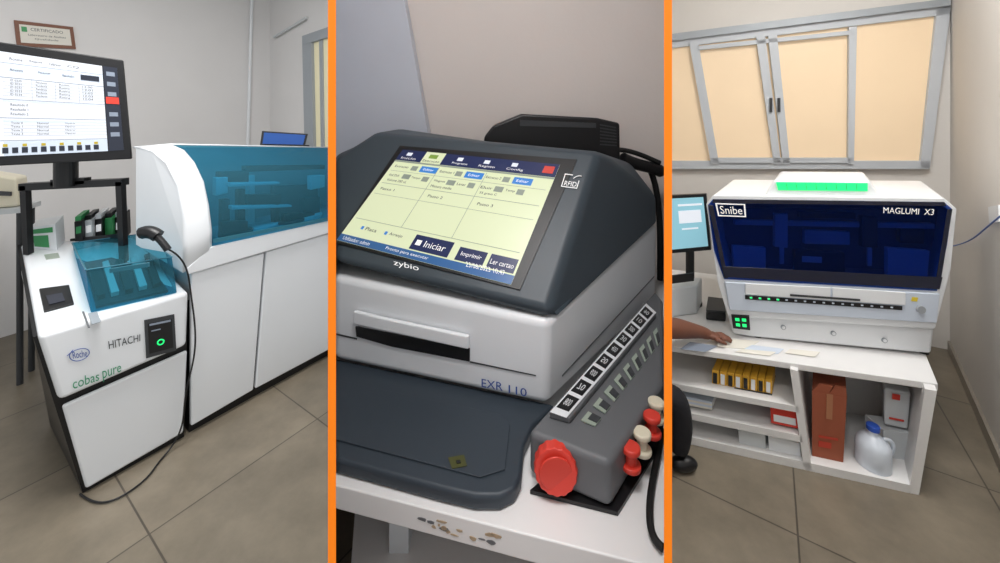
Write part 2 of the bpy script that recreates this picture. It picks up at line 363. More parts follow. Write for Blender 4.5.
cyl('neck',MN2(66,150),MN2(66,186),0.05,M_black,mon)
prism('neck_base',[MN2(50,180),MN2(84,178),MN2(84,184),MN2(50,186)],V(0,0.04,0),M_black,mon)
prism('bracket_bar',[MN2(18,184),MN2(121,179),MN2(121,186),MN2(18,191)],V(0,0.05,0),M_black,mon)
for nm,(x0,x1,v0) in (('bracket_leg_a',(19,25,186)),('bracket_leg_b',(115,121,182))):
    A=MN2(x0,v0);B=MN2(x1,v0); prism(nm,[A,B,ondeck(MN2(x1+3,200),0.004),ondeck(MN2(x0+4,200),0.004)],V(0,0.03,0.006),M_black,mon)
e=empty('reagent_cartridge_rack',dk(95,243))
for i,(mm,m2) in enumerate([(M_black,M_green2),(M_white2,M_black),(M_black,M_white),(M_green2,M_black),(M_black,M_white2)]):
    u=74+i*10; yy=dk(u,245-i).y
    base=[ondeck(PY(u+1,244,yy)),ondeck(PY(u+9,243,yy))]
    prism('cartridge_%d'%i,[PY(u,222-i,yy),PY(u+8,221-i,yy),base[1],base[0]],V(-0.04,0.1,0.025),mm,e,bevel=0.003)
    prism('cap_%d'%i,[PY(u+1,217-i,yy+.01),PY(u+7,216-i,yy+.01),PY(u+7,222-i,yy+.01),PY(u+1,223-i,yy+.01)],V(-0.03,0.08,0.02),m2,e)
    prism('cartridge_label_%d'%i,[PY(u+2,227-i,yy-.002),PY(u+7,226-i,yy-.002),PY(u+7,233-i,yy-.002),PY(u+2,234-i,yy-.002)],V(0,.001,0),[M_green2,M_txtw,M_txtw][i%3],e)
yh=dk(98,247).y
prism('holder',[PY(70,239,yh),PY(126,233,yh),ondeck(PY(126,240,yh)),ondeck(PY(70,246,yh))],V(0,0.01,0),M_black,e)
e=empty('reagent_box',dk(42,250))
yy=dk(44,250).y
b0=ondeck(PY(33,251,yy));b1_=ondeck(PY(57,247,yy))
prism('carton',[PY(29,228,yy),PY(55,224,yy),b1_,b0],V(-0.06,0.1,0.025),M_white,e,bevel=0.002)
Quad(PY(29,228,yy),PY(55,224,yy),b1_,b0).rects('label',[(0.1,0.1,0.9,0.3),(0.1,0.4,0.7,0.9)],M_green2,e)
e=empty('barcode_scanner',F1(152,232))
tube('head',[PY(142,233,1.95),PY(150,230,1.95),PY(158,236,1.95)],0.03,M_black,e)
tube('grip',[PY(154,234,1.95),PY(163,242,1.95),PY(168,250,1.95)],0.016,M_black,e)
def fl(u,v,z=0.008): return PZ(u,v,z)
tube('cable',[PY(165,248,1.95),F1(176,252,-.05),F1(188,266,-0.06),F1(190,290,-.05),F1(195,320,-.05),F1(196,350,-.05),F1(190,375,-.05),F1(184,400,-.05),F1(184,425,-.05),fl(172,448),fl(158,462),fl(150,476),fl(130,492),fl(108,504),fl(92,503),fl(80,494)],0.004,M_black,e)
e=empty('side_table',PZ(0,365,0))
y=2.45
prism('top',[PY(-30,212,y),PY(20,208,y),PY(20,213,y),PY(-30,217,y)],V(-0.1,0.2,0),M_white2,e)
for i,u in enumerate((-24,14)):
    a=PY(u,214,y); cyl('leg_%d'%i,V(a.x,a.y+.03,0),a+V(0,.03,0),0.015,M_dgrey,e)
    cyl('back_leg_%d'%i,V(a.x-.08,a.y+.16,0),a+V(-.08,.16,0),0.015,M_dgrey,e)
e=empty('label_printer',PY(0,210,2.48))
prism('body',[PY(-22,172,2.48),PY(16,178,2.48),PY(19,207,2.48),PY(-22,210,2.48)],V(-0.08,0.13,0),M_cream,e,bevel=0.02)
prism('slot',[PY(-20,190,2.47),PY(10,192,2.47),PY(10,196,2.47),PY(-20,195,2.47)],V(0,0.01,0),M_dgrey,e)

# ================= BAY 2
ZT=1.0
g0=PZ(335,362,1.03); g1=PZ(547,408,1.03); gd=(g1-g0).normalized(); gn=V(gd.y,-gd.x,0)
def G2(u,v,o=0): return PP(u,v,(g0+gn*o,gn))
r1=PZ(656,300,1.03); rd=(r1-g1).normalized(); rn=V(rd.y,-rd.x,0)
def RS(u,v,o=0): return PP(u,v,(g1+rn*o,rn))
tb=empty('work_table',(0,1.2,0))
E0=PZ(335,485,ZT);E1=PZ(665,570,ZT)
plan=[E0,E1,V(0.412*1.73,1.73,ZT),V(-0.412*1.73,1.73,ZT)]
prism('top',plan,(0,0,-0.045),M_table,tb,bevel=0.003)
ch=Quad(E0,E1,E1-V(0,0,.045),E0-V(0,0,.045))
for i in range(16):
    s=0.3+random.random()*0.25; t=0.3+random.random()*0.5; w=0.004+random.random()*0.014; h=0.03+random.random()*0.07
    pts=[ch.p(s+w*math.cos(a)*(0.6+random.random()*.6),t+h*math.sin(a)*(0.6+random.random()*.6),0.0002) for a in [j*math.pi/4 for j in range(8)]]
    prism('chipped_edge_%d'%i,pts,ch.n*0.0008,[M_chip,M_grey,M_chip][i%3],tb)
for i,p in enumerate([(-0.21,0.85),(0.2,0.75),(0.5,1.6),(-0.5,1.6)]):
    box('leg_%d'%i,(p[0],p[1],0.477),(0.04,0.04,0.955),M_white2,tb)
prism('lower_shelf',[V(-.29,.77,.76),V(.2,.66,.76),V(.45,1.5,.76),V(-.5,1.5,.76)],(0,0,.02),M_table,tb)
tr=[(335,358),(555,404),(533,425),(524,445),(521,476),(515,488),(500,495),(475,495),(440,487),(335,459)]
tray=empty('instrument_base_tray',(0,0.9,ZT))
prism('tray_body',[PZ(*p,1.03) for p in tr],(0,0,-0.03),M_slate2,tray,bevel=0.008)
prism('tray_recess_lip',[PZ(*p,1.031) for p in [(335,380),(500,415),(510,425),(505,470),(480,478),(335,440)]],(0,0,0.002),M_slate2,tray,bevel=0.001)
prism('label',[PZ(*p,1.0335) for p in [(448,458),(464,455),(467,466),(452,469)]],(0,0,0.001),mat('olive_label',(70,72,30),0.5),tray)
prism('label_mark',[PZ(*p,1.0345) for p in [(456,461),(460,460),(461,463),(457,464)]],(0,0,0.001),M_black,tray)
dev=empty('nucleic_acid_extractor',(g0+g1)/2)
cR=G2(549,322)
wf=[G2(335,276),cR,RS(657,222),PY(335,235,1.5)]
wb=[V(g0.x,g0.y,1.034),V(g1.x,g1.y,1.034),V(r1.x,r1.y,1.034),V(-0.412*1.5,1.5,1.034)]
loft2('white_body',wf,wb,M_white,dev,bevel=0.018)
b1=G2(335,263,0.005); b2=G2(548,314,0.005); tt=PY(480,141,1.3)
sn=(b2-b1).cross(tt-b1).normalized()
if sn.y>0: sn=-sn
def S(u,v,o=0): return PP(u,v,(b1+sn*o,sn))
hv=[S(335,160),S(374,132),S(600,151),S(549,313),S(335,263),
    PY(630,162,1.52),RS(658,198,0.004),RS(658,224,0.004),RS(556,322,0.006),
    PY(400,128,1.56),PY(335,155,1.5),PY(335,236,1.5)]
hf=[(0,1,2,3,4),(1,9,5,2),(2,5,6),(2,6,7,8),(2,8,3),(0,10,9,1),(5,9,10,11,7,6),(4,3,8,7,11),(0,4,11,10)]
mesh('dark_housing',hv,hf,M_slate,dev,bevel=0.022)
bez=Quad(S(400,146,.002),S(577,160,.002),S(520,290,.002),S(335,243,.002))
bez.rects('screen_bezel',[(0,0,1,1)],M_black,dev,o=0.0,th=0.002)
LC=Quad(S(403,150,.004),S(560,165,.004),S(511,285,.004),S(337,240,.004))
LC.rects('lcd',[(0,0,1,1)],M_lcd,dev,o=0.0,th=0.001)
LC.rects('lcd_topbar',[(0,0,1,0.13)],M_lcdn,dev,o=0.0015,th=0.0005)
LC.rects('lcd_bottombar',[(0,0.94,1,1)],M_lcdt,dev,o=0.0015,th=0.0005)
LC.rects('lcd_active_tab',[(0.17,0.0,0.3,0.13)],M_lcd,dev,o=0.0022,th=0.0005)
LC.rects('lcd_icons',[(0.05+i*0.17,0.03,0.085+i*0.17,0.068) for i in (0,2,3,4)],M_scr,dev,o=0.0022,th=0.0005)
LC.texts('lcd_tabs',[(w,0.03+i*0.17,0.085,0.13+i*0.17,0.112) for i,w in ((0,'Inicio'),(2,'Programa'),(3,'Registo'),(4,'Config'))],M_txtw,dev)
LC.rects('lcd_tab_icon',[(0.205,0.03,0.26,0.075)],mat('tab_icon',(120,150,60),0.4,emit=.3),dev,o=0.003,th=0.0005)
LC.text('lcd_tab_text','Execucao',0.18,0.09,0.29,0.118,M_txtd,dev,o=.0032)
LC.rects('lcd_power',[(0.92,0.03,0.98,0.1)],M_red,dev,o=0.003,th=0.0005)
LC.rects('lcd_buttons_blue',[(0.2+i*0.29,0.17,0.31+i*0.29,0.235) for i in range(3)],M_lcdb,dev,o=0.002,th=0.0005)
LC.texts('lcd_button_labels',[('Editar',0.22+i*0.29,0.19,0.29+i*0.29,0.215) for i in range(3)],M_txtw,dev,o=.0028)
LC.rects('lcd_bar_top',[(0,0.135,1,0.15)],M_lcdg,dev,o=0.0021,th=0.0005)
LC.rects('lcd_fields',[(0.14+i*0.29,0.18,0.18+i*0.29,0.23) for i in range(3)]+[(0.12+i*0.29,0.28,0.17+i*0.29,0.33) for i in range(3)]+[(0.25+i*0.29,0.28,0.29+i*0.29,0.33) for i in range(3)]+[(0.02,0.4,0.98,0.403),(0.02,0.255,0.98,0.257),(0.02,0.52,0.98,0.522),(0.31,0.16,0.312,0.78),(0.61,0.16,0.612,0.78),(0.02,0.78,0.98,0.783)],M_lcdg,dev,o=0.002,th=0.0005)
LC.texts('lcd_labels',[('Extracao',.03,.19,.12,.215),('Extracao 1',.33,.19,.42,.215),('Extracao 2',.62,.19,.71,.215),('Viral DNA',.03,.295,.1,.32),('Tempo',.18,.295,.24,.32),('Magnet',.33,.295,.4,.32),('Lavar',.475,.295,.53,.32),('Eluir',.62,.295,.69,.32),('Temp',.765,.295,.82,.32),('Passo 1',.04,.45,.13,.475),('Passo 2',.35,.45,.44,.475),('Passo 3',.65,.45,.74,.475),('Volume 200 uL',.04,.35,.17,.375),('Mistura media',.33,.35,.46,.375),('55 graus C',.63,.35,.73,.375),('Placa',.12,.84,.19,.87),('Arranjo',.27,.84,.35,.87)],M_txtd,dev,o=.003)
LC.rects('lcd_radio',[(0.09,0.84,0.105,0.868),(0.24,0.84,0.255,0.868)],M_lcdb,dev,o=0.002,th=0.0005)
LC.rects('lcd_buttons_navy',[(0.42,0.81,0.64,0.93),(0.68,0.83,0.83,0.93),(0.85,0.83,0.99,0.93)],M_lcdn,dev,o=0.002,th=0.0005)
LC.texts('lcd_button_text',[('Iniciar',0.49,0.845,0.61,0.895),('Imprimir',0.7,0.86,0.81,0.9),('Ler cartao',0.86,0.865,0.98,0.9)],M_txtw,dev,o=0.003)
LC.rects('lcd_start_icon',[(0.44,0.85,0.47,0.892)],M_txtw,dev,o=0.003,th=0.0005)
LC.texts('lcd_status_text',[('Utilizador: admin',0.03,0.955,0.2,0.985),('Pronto para executar',0.3,0.955,0.55,0.985)],M_txtw,dev,o=0.003)
Quad(S(394,260,.002),S(419,266,.002),S(419,273,.002),S(394,267,.002)).text('brand_text','zybio',0,0,1,1,M_txtw,dev)
Quad(S(466,262,.005),S(505,271,.005),S(505,276,.005),S(466,267,.005)).text('clock_text','23/08/2023 10:47',0,0,1,1,M_txtw,dev)
ri=Quad(S(565,174,.002),S(581,176,.002),S(577,189,.002),S(561,187,.002))
ri.text('rfid_text','RFID',0.15,0.55,0.9,0.9,M_txtw,dev)
ri.rects('rfid_icon',[(0,0,0.5,0.06),(0,0,0.05,1),(0,0.95,1,1),(0.95,0.4,1,1)],M_txtw,dev)
tube('rfid_wave',[ri.p(0.6,0.3,.003),ri.p(0.8,0.0,.003),ri.p(1.05,0.05,.003)],0.0012,M_txtw,dev)
prism('slot_dark',[G2(*p,0.001) for p in [(356,326),(470,348),(470,361),(392,346),(357,336)]],gn*0.003,M_black,dev)
prism('slot_flap',[G2(*p,0.004) for p in [(356,309),(384,316),(470,334),(470,347),(392,330),(356,322)]],gn*0.012,M_white,dev,bevel=0.004)
prism('seam_a',[G2(*p,0.001) for p in [(335,333),(357,338),(357,339.5),(335,334.5)]],gn*0.001,M_dgrey,dev)
prism('seam_b',[G2(*p,0.001) for p in [(470,361),(536,375),(536,376),(470,362.5)]],gn*0.001,M_dgrey,dev)
prism('seam_c',[RS(*p,0.001) for p in [(562,375),(654,276),(654,277),(562,376.5)]],rn*0.001,M_grey,dev)
Quad(G2(482,378,.001),G2(503,382,.001),G2(503,390,.001),G2(482,386,.001)).text('model_text_a','EXR',0,0,1,1,M_txtb,dev)
Quad(G2(509,384,.001),G2(527,388,.001),G2(527,396,.001),G2(509,392,.001)).text('model_text_b','110',0,0,1,1,M_txtb,dev)
rk=empty('tube_mixing_rack',PZ(570,490,ZT))
zt=1.09
tp=[PZ(528,431,zt),PZ(610,463,zt),PZ(663,383,zt),PZ(663,300,zt),PZ(655,290,zt)]
bp_=[V(p.x,p.y,ZT+0.008) for p in tp]
loft2('rack_body',tp,bp_,M_grey,rk,bevel=0.012)
prism('base_plate',[PZ(530,490,ZT+.008),PZ(618,512,ZT+.008),PZ(663,440,ZT+.008),PZ(663,380,ZT+.008)],(0,0,-0.007),M_black,rk)
sa=[PZ(549,418,zt+.001),PZ(570,424,zt+.001),PZ(656,318,zt+.001),PZ(645,305,zt+.001)]
prism('label_ridge',sa,(0,0,0.012),M_grey,rk,bevel=0.003)
LQ=Quad(PZ(553,409,zt+.014),PZ(569,415,zt+.014),PZ(655,314,zt+.014),PZ(645,305,zt+.014))
LQ.rects('label_strip',[(0.0,-0.02,1,1.02)],M_white,rk,o=0.0,th=0.001)
LQ.rects('label_squares',[(0.12,i/9+0.012,0.88,i/9+0.098) for i in range(9)],M_black,rk,o=0.0015,th=0.001)
LQ.texts('label_marks',[(w,0.3,i/9+0.035,0.7,i/9+0.075) for i,w in enumerate(['800','70','600','50','400','30','200','10','90'])],M_white,rk,o=0.003)
WQ=Quad(PZ(578,424,zt+.001),PZ(594,430,zt+.001),PZ(662,342,zt+.001),PZ(658,326,zt+.001))
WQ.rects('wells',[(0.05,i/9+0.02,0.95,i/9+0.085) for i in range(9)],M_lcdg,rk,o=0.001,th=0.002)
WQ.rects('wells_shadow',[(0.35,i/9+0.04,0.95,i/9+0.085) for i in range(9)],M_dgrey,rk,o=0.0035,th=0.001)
c9=PY(556,462,0.75)
cyl('knob_shaft',c9,c9+V(0.0,.02,0),0.02,M_grey,rk)
fc=PY(554,466,0.735)+V(0,-0.022,0.008)
cyl('red_knob',PY(556,464,0.735),fc,0.041,M_red,rk,r1=0.038,bevel=0.002,seg=64,gear=0.035)
cyl('red_knob_hub',fc,fc+V(0,-0.004,0),0.030,M_red,rk,bevel=0.003)
for i,(u,v,yy,mm) in enumerate([(631,452,.74,M_red),(642,437,.77,M_cream),(652,420,.8,M_red),(656,406,.84,M_cream)]):
    c=PY(u,v,yy); cyl('valve_cap_%d'%i,c,c+V(0.0,-0.0,0.012),0.017,mm,rk,bevel=0.004)
    cyl('valve_neck_%d'%i,c-V(0,0,0.024),c,0.010,mm,rk)
    cyl('valve_flange_%d'%i,c-V(0,0,0.03),c-V(0,0,0.02),0.018,mm,rk,bevel=0.003)
tube('power_cable',[PZ(662,430,ZT+.01),PZ(658,455,ZT+.01),PZ(652,480,ZT+.01),PZ(648,515,ZT+.01),PZ(652,540,ZT+.01),PZ(663,548,ZT+.01)],0.006,M_black2)
e=empty('receipt_printer',PY(550,140,1.62))
o=[(483,150),(484,137),(493,126),(522,114),(598,118),(620,123),(623,150)]
a=[PY(u,v,1.585) for u,v in o]; a[0].z=ZT+.002;a[-1].z=ZT+.002
prism('body',a,(0,0.12,0),M_black,e,bevel=0.01)
Quad(*[PY(*p,1.583) for p in [(520,120),(596,123),(596,128),(520,126)]]).rects('paper_slot',[(0,0,1,1)],M_dgrey,e,o=0)
Quad(*[PY(*p,1.583) for p in [(600,124),(616,127),(617,148),(600,147)]]).rects('vent',[(0,i/7,1,i/7+0.06) for i in range(7)],M_dgrey,e,o=0)
tube('cable_a',[PY(612,150,1.6),PY(630,148,1.6),PY(648,158,1.6),PY(660,163,1.6)],0.01,M_black2,e)
tube('cable_b',[PY(622,158,1.58),PY(640,168,1.6),PY(655,166,1.6),PY(661,172,1.62)],0.024,M_black,e)
tube('cable_c',[PY(650,170,1.62),PY(660,190,1.62),PY(661,230,1.62),PY(660,280,1.6)],0.012,M_black2,e)
e=empty('tall_storage_cabinet',(-0.55,1.66,0))
fz=PY(434,175,1.66)
pp_=[V(-0.412*1.66,1.66,2.6),PY(392,-70,1.66),PY(428,133,1.66),V(fz.x,1.66,ZT+.002),V(-0.412*1.66,1.66,ZT+.002)]
pp_[0].z=pp_[1].z
prism('body',pp_,(0,0.07,0),M_fridge,e,bevel=0.004)

# ================= BAY 3
win=empty('window_2',PP(800,100,W3))
wn=V(-0.466,-0.885,0)
def W(u,v,o=0): return PP(u,v,(CR+wn*o,wn))
def bar(nm,pp,m,o=0.05,th=0.045): prism(nm,[W(*p,o) for p in pp],-wn*th,m,win)
prism('glass',[W(*p,0.02) for p in [(655,48),(945,12),(926,166),(660,164)]],-wn*0.01,M_winglass,win)
bar('frame_top',[(655,43),(951,5),(950,14),(655,50)],M_winfr)
bar('frame_bottom',[(655,161),(930,161),(929,169),(655,169)],M_winfr)
bar('frame_right',[(937,8),(951,6),(930,168),(920,168)],M_winfr)
for nm,pp in [('stile_a',[(689,42),(698,41),(719,164),(711,164)]),('stile_b',[(756,36),(765,35),(781,164),(774,164)]),('stile_c',[(768,35),(777,34),(790,164),(783,164)]),('stile_d',[(849,27),(857,26),(854,164),(848,164)]),('sash_bottom',[(711,158),(853,158),(853,163),(712,163)]),('sash_top',[(697,46),(855,30),(855,34),(698,50)])]:
    bar(nm,pp,M_winfr,o=0.065,th=0.04)
bar('top_track',[(655,36),(951,-2),(951,5),(655,43)],M_alu,o=0.08,th=0.075)
for i,(u) in enumerate((771,779)): cyl('handle_%d'%i,W(u,98,0.075),W(u,112,0.075),0.01,M_dgrey,win)
ZB=0.48; BV=V(0.39,0.48,0)
t0=PZ(805,470,0); t1=PZ(918,495,0); td=(t1-t0).normalized(); tn=V(td.y,-td.x,0)
def T(u,v,o=0): return PP(u,v,(t0+tn*o,tn))
FLp=t0+V(.406,-.123,0)*-2.2
FRp=PZ(938,384,ZB)
tab=empty('shelving_bench',t0)
FLp=V(FLp.x,FLp.y,ZB)
prism('top',[FLp,V(FRp.x,FRp.y,ZB),V(FRp.x,FRp.y,ZB)+BV*1.75,FLp+BV*1.9],(0,0,-0.03),M_table,tab,bevel=0.003)
def board(nm,pp,dep=0.9,m=M_table): prism(nm,[T(*p) for p in pp],BV*dep,m,tab)
board('side_panel',[(925,389),(937,391),(919,495),(909,493)],1.2)
board('divider',[(790,369),(798,371),(812,472),(804,470)])
board('bottom_board',[(640,426),(910,485),(911,494),(640,433)])
board('shelf_upper',[(640,377),(799,407),(800,413),(640,383)])
board('shelf_lower',[(640,403),(802,436),(803,443),(640,409)])
bk=[T(640,360),T(925,392),T(909,493),T(640,433)]
prism('back_panel',[p+BV*0.75 for p in bk],BV*0.02,M_wall3,tab)
m0=PZ(748,338,ZB);m1=PZ(930,357,ZB); mdv=(m1-m0).normalized(); mnv=V(mdv.y,-mdv.x,0)
def MM(u,v,o=0): return PP(u,v,(m0+mnv*o,mnv))
an=empty('immunoassay_analyzer',(m0+m1)/2)
def an_loft(nm,pp,o,m,bev,dep=1.0):
    a=[MM(*p,o) for p in pp]; b=[p+BV*dep for p in a]; return loft2(nm,a,b,m,an,bev)
an_loft('base_unit',[(727,314),(934,328),(931,354),(750,337),(733,334)],0.0,M_white,0.012)
outp=[(706,204),(713,195),(944,198),(957,209),(951,270),(935,330),(728,317),(718,285)]
inp=[(712,208),(717,202),(940,205),(949,211),(944,248),(935,288),(727,277),(717,248)]
A=[MM(*p,0.03) for p in outp]; B=[p+BV for p in A]; I=[MM(*p,0.03) for p in inp]; J=[p+BV*0.6 for p in I]
fs=[]
for i in range(8):
    j=(i+1)%8
    fs+= [(i,j,16+j,16+i),(i,8+i,8+j,j),(16+i,16+j,24+j,24+i)]
fs+=[tuple(range(8,16)),tuple(range(31,23,-1))]
mesh('main_housing',A+B+I+J,fs,M_white,an,0.012)
M_int=mat('interior_light',(205,208,212),0.5)
M_intm=mat('interior_mid',(120,124,132),0.5)
M_intd=mat('interior_dark',(48,50,58),0.5)
prism('interior_back',[MM(*p,-0.17) for p in [(722,208),(944,210),(940,285),(728,275)]],-mnv*0.01,M_intm,an)
prism('interior_deck',[MM(728,276,0.02),MM(934,287,0.02),MM(934,287,0.02)+BV*0.4,MM(728,276,0.02)+BV*0.4],V(0,0,0.01),M_intm,an)
def ip(nm,pp,o,m,th=0.03,bev=0.003): prism(nm,[MM(*p,o) for p in pp],-mnv*th,m,an,bev)
ip('gantry_rail',[(735,220),(935,224),(935,229),(735,225)],-0.1,M_int)
ip('cable_chain',[(800,212),(856,213),(856,219),(800,218)],-0.09,M_intd)
ip('pipette_arm_a',[(775,214),(788,214),(788,248),(775,247)],-0.08,M_int)
ip('pipette_tip_a',[(780,247),(784,247),(784,264),(780,264)],-0.08,M_int,0.01,0)
ip('pipette_arm_b',[(862,216),(878,217),(878,248),(862,247)],-0.08,M_intd)
ip('pipette_tip_b',[(868,248),(872,248),(872,266),(868,266)],-0.08,M_int,0.01,0)
ip('module_a',[(733,246),(766,248),(766,272),(734,270)],-0.05,M_int)
ip('module_b',[(795,250),(845,253),(845,274),(795,272)],-0.06,M_intd)
ip('module_b_label',[(802,256),(822,257),(822,263),(802,262)],-0.058,M_int,.001,0)
ip('module_c',[(888,248),(930,251),(928,278),(888,276)],-0.05,M_int)
ip('module_d',[(805,230),(850,232),(850,245),(805,244)],-0.12,M_int)
ip('module_e',[(900,228),(925,229),(924,244),(900,243)],-0.12,M_intd)
loft2('indicator_hood',[MM(*p,0.0) for p in [(764,196),(774,180),(869,181),(882,198)]],[p+BV*0.7 for p in [MM(*q,0.0) for q in [(764,196),(774,181),(869,182),(882,198)]]],M_white,an,bevel=0.012)
hq=[(776,182),(867,183),(867,191),(778,190)]
Quad(*[MM(*p,0.001) for p in hq]).rects('indicator_light',[(0,0,1,1)],M_green,an,th=0.004)
Quad(*[MM(*p,0.0055) for p in hq]).rects('indicator_dividers',[(i/9-0.004,0.1,i/9+0.004,0.9) for i in range(1,9)],M_txtg,an,o=0,th=.001)
gl=[(708,205),(713,199),(944,202),(952,209),(947,245),(937,291),(724,279),(714,250)]
def outl(nm,pp,o,th,m,bev=0.004): return prism(nm,[MM(*p,o) for p in pp],mnv*th,m,an,bev)
mesh('tinted_door',[MM(*p,0.036) for p in gl],[tuple(range(8))],M_navyglass,an)
outl('tinted_door_lower',[(722,266),(942,277),(939,289),(725,277)],0.038,0.004,M_navy2,0.001)
outl('door_edge_top',[(713,199),(944,202),(946,206),(712,203)],0.038,0.003,M_navy2,0.001)
outl('door_edge_left',[(708,205),(713,205),(728,278),(724,278)],0.038,0.003,M_navy2,0.001)
outl('door_edge_right',[(947,209),(952,209),(939,289),(934,289)],0.038,0.003,M_navy2,0.001)
outl('lower_panel',[(724,281),(938,293),(935,322),(729,309)],0.031,0.012,M_lblue,0.004)
outl('loading_bay',[(745,295),(902,306),(902,310),(745,299)],0.044,0.003,M_black,0.001)
sl=Quad(*[MM(*p,0.048) for p in [(745,294),(902,305),(902,311),(745,300)]])
sl.rects('tube_positions',[(0.03+i*0.06,0.38,0.045+i*0.06,0.62) for i in range(16)],M_lblue,an)
sl.rects('tube_leds',[(0.032+i*0.06,0.38,0.047+i*0.06,0.62) for i in range(4)],M_green,an,o=0.004)
outl('flap_a',[(745,283),(830,287),(830,300),(745,294)],0.044,0.006,M_white,0.003)
outl('flap_b',[(832,287),(905,292),(905,305),(832,300)],0.044,0.006,M_white,0.003)
outl('handle_recess',[(790,294),(860,299),(860,301),(790,296)],0.052,0.002,M_dgrey,0.0)
c=MM(920,309,0.045); cyl('start_button',c,c+mnv*0.01,0.018,M_alu,an)
outl('warning_label',[(912,297),(918,297.5),(917,301.5),(911,301)],0.044,0.001,M_yel,0)
outl('status_window',[(731,314),(749,315),(750,330),(733,328)],0.032,0.004,M_black,0.001)
st=Quad(*[MM(*p,0.037) for p in [(732,315),(749,316),(750,330),(734,328)]])
st.rects('status_leds',[(0.15,0.2,0.4,0.42),(0.55,0.2,0.8,0.42),(0.15,0.6,0.4,0.82),(0.55,0.6,0.8,0.82)],M_green,an)
for i,(u,v) in enumerate([(783,327),(833,333),(884,340)]):
    c=MM(u,v,0.0); cyl('drawer_lock_%d'%i,c,c+mnv*0.006,0.012,M_alu,an); cyl('drawer_key_%d'%i,c,c+mnv*0.008,0.008,M_white,an)
lg=Quad(*[MM(*p,0.042) for p in [(715,203),(745,204),(746,217),(718,216)]])
lg.rects('logo_frame',[(0,0,1,0.08),(0,0.92,1,1),(0,0,0.05,1),(0.95,0,1,1)],M_txtw,an)
lg.text('logo_text','Snibe',0.12,0.2,0.88,0.8,M_txtw,an)
Quad(*[MM(*p,0.042) for p in [(883,207),(934,209),(933,215),(883,213)]]).text('model_text','MAGLUMI  X3',0,0,1,1,M_txtw,an)
for i,(u,v) in enumerate([(756,339),(925,356)]):
    c=PZ(u,v,ZB)+BV*0.06; cyl('foot_%d'%i,V(c.x,c.y,ZB),V(c.x,c.y,ZB+.02),0.02,M_black,an)
mo3=empty('computer_monitor',PZ(690,285,ZB))
y=2.5
prism('bezel',[PY(*p,y) for p in [(660,196),(706,194),(711,250),(664,254)]],(0.02,0.03,0),M_black,mo3)
Qm=Quad(*[PY(*p,y-0.001) for p in [(663,199),(703,197),(708,246),(667,250)]]); Qm.rects('display',[(0,0,1,1)],mat('screen_cyan',(150,205,220),0.3,emit=0.7),mo3)
Qm.rects('display_windows',[(0.35,0.12,0.95,0.16),(0.35,0.25,0.9,0.5),(0.4,0.6,0.8,0.63)],M_scr,mo3,o=0.003)
sx=PY(690,250,y+.03).x
cyl('stand',PY(690,240,y+0.03),V(sx,y+.03,ZB+.01),0.025,M_black,mo3)
cyl('foot',V(sx,y+.03,ZB+.001),V(sx,y+.03,ZB+.015),0.07,M_black,mo3)
e=empty('desk_printer',PZ(685,310,ZB))
a=[PZ(*p,ZB+.001) for p in [(668,318),(697,314),(702,304),(672,306)]]
loft2('body',a,[p+V(0,0,0.17) for p in a],M_white2,e,bevel=0.01)
a=[PY(670,276,a[0].y-.002),PY(694,273,a[0].y-.002),PY(694,281,a[0].y-.002),PY(670,284,a[0].y-.002)]
prism('slot',a,(0,0.01,0),M_black,e)
e=empty('black_tray_box',PZ(715,300,ZB))
a=[PZ(*p,ZB+.002) for p in [(706,320),(726,322),(724,308),(708,306)]]
loft2('body',a,[p+V(0,0,0.05) for p in a],M_black,e,bevel=0.008)
loft2('lid',[p+V(0,0,0.051) for p in a],[p+V(0,0,0.06) for p in a],M_dgrey,e,bevel=0.003)
e=empty('paper_sheets',PZ(760,350,ZB))
for i,(pp,mm) in enumerate([([(700,346),(748,349),(760,341),(716,338)],M_paper),([(742,350),(778,354),(784,349),(752,345)],M_lblue),([(735,352),(770,356),(776,352),(742,349)],M_paper),([(785,353),(815,357),(820,352),(790,349)],M_paper),([(680,349),(705,352),(718,346),(690,342)],M_scrg)]):
    prism('sheet_%d'%i,[PZ(*p,ZB+.001+i*.001) for p in pp],(0,0,0.0008),mm,e)
e=empty('reagent_strip_pack',T(745,385))
M_amber=mat('amber_strip',(222,168,50),0.5,var=0.2,scale=30)
prism('tray',[T(*p,-0.05) for p in [(708,384),(772,395),(772,399),(708,388)]],BV*0.3,M_dgrey,e)
for i in range(8):
    u=712+i*7.6; v=370+i*1.3
    prism('strip_%d'%i,[T(u,v,-0.06),T(u+7,v+1,-0.06),T(u+7,v+17,-0.06),T(u,v+16,-0.06)],BV*0.25,M_amber,e,bevel=0.002)
    prism('strip_cap_%d'%i,[T(u+1,v+3,-0.055),T(u+5,v+4,-0.055),T(u+5,v+14,-0.055),T(u+1,v+13,-0.055)],BV*0.008,M_white if i%2 else M_black,e)
e=empty('small_reagent_box',T(785,413))
prism('carton',[T(*p,-0.03) for p in [(770,404),(797,409),(799,429),(771,423)]],BV*0.3,M_red,e,bevel=0.002)
Quad(*[T(*p,-0.029) for p in [(770,404),(797,409),(799,429),(771,423)]]).rects('label',[(0.1,0.5,0.9,0.85)],M_white,e)
e=empty('white_carton',T(765,448))
prism('carton_a',[T(*p,-0.03) for p in [(738,430),(765,435),(766,452),(739,446)]],BV*0.4,M_white2,e,bevel=0.003)
prism('carton_b',[T(*p,-0.03) for p in [(768,436),(800,443),(801,460),(769,453)]],BV*0.4,M_white,e,bevel=0.003)
e=empty('document_stack',T(700,425))
for i in range(4): prism('papers_%d'%i,[T(*p,-0.03) for p in [(676,401-i*2),(712,408-i*2),(712,410-i*2),(676,403-i*2)]],BV*0.4,[M_paper,M_lblue][i%2],e)
e=empty('cardboard_box',T(830,470))
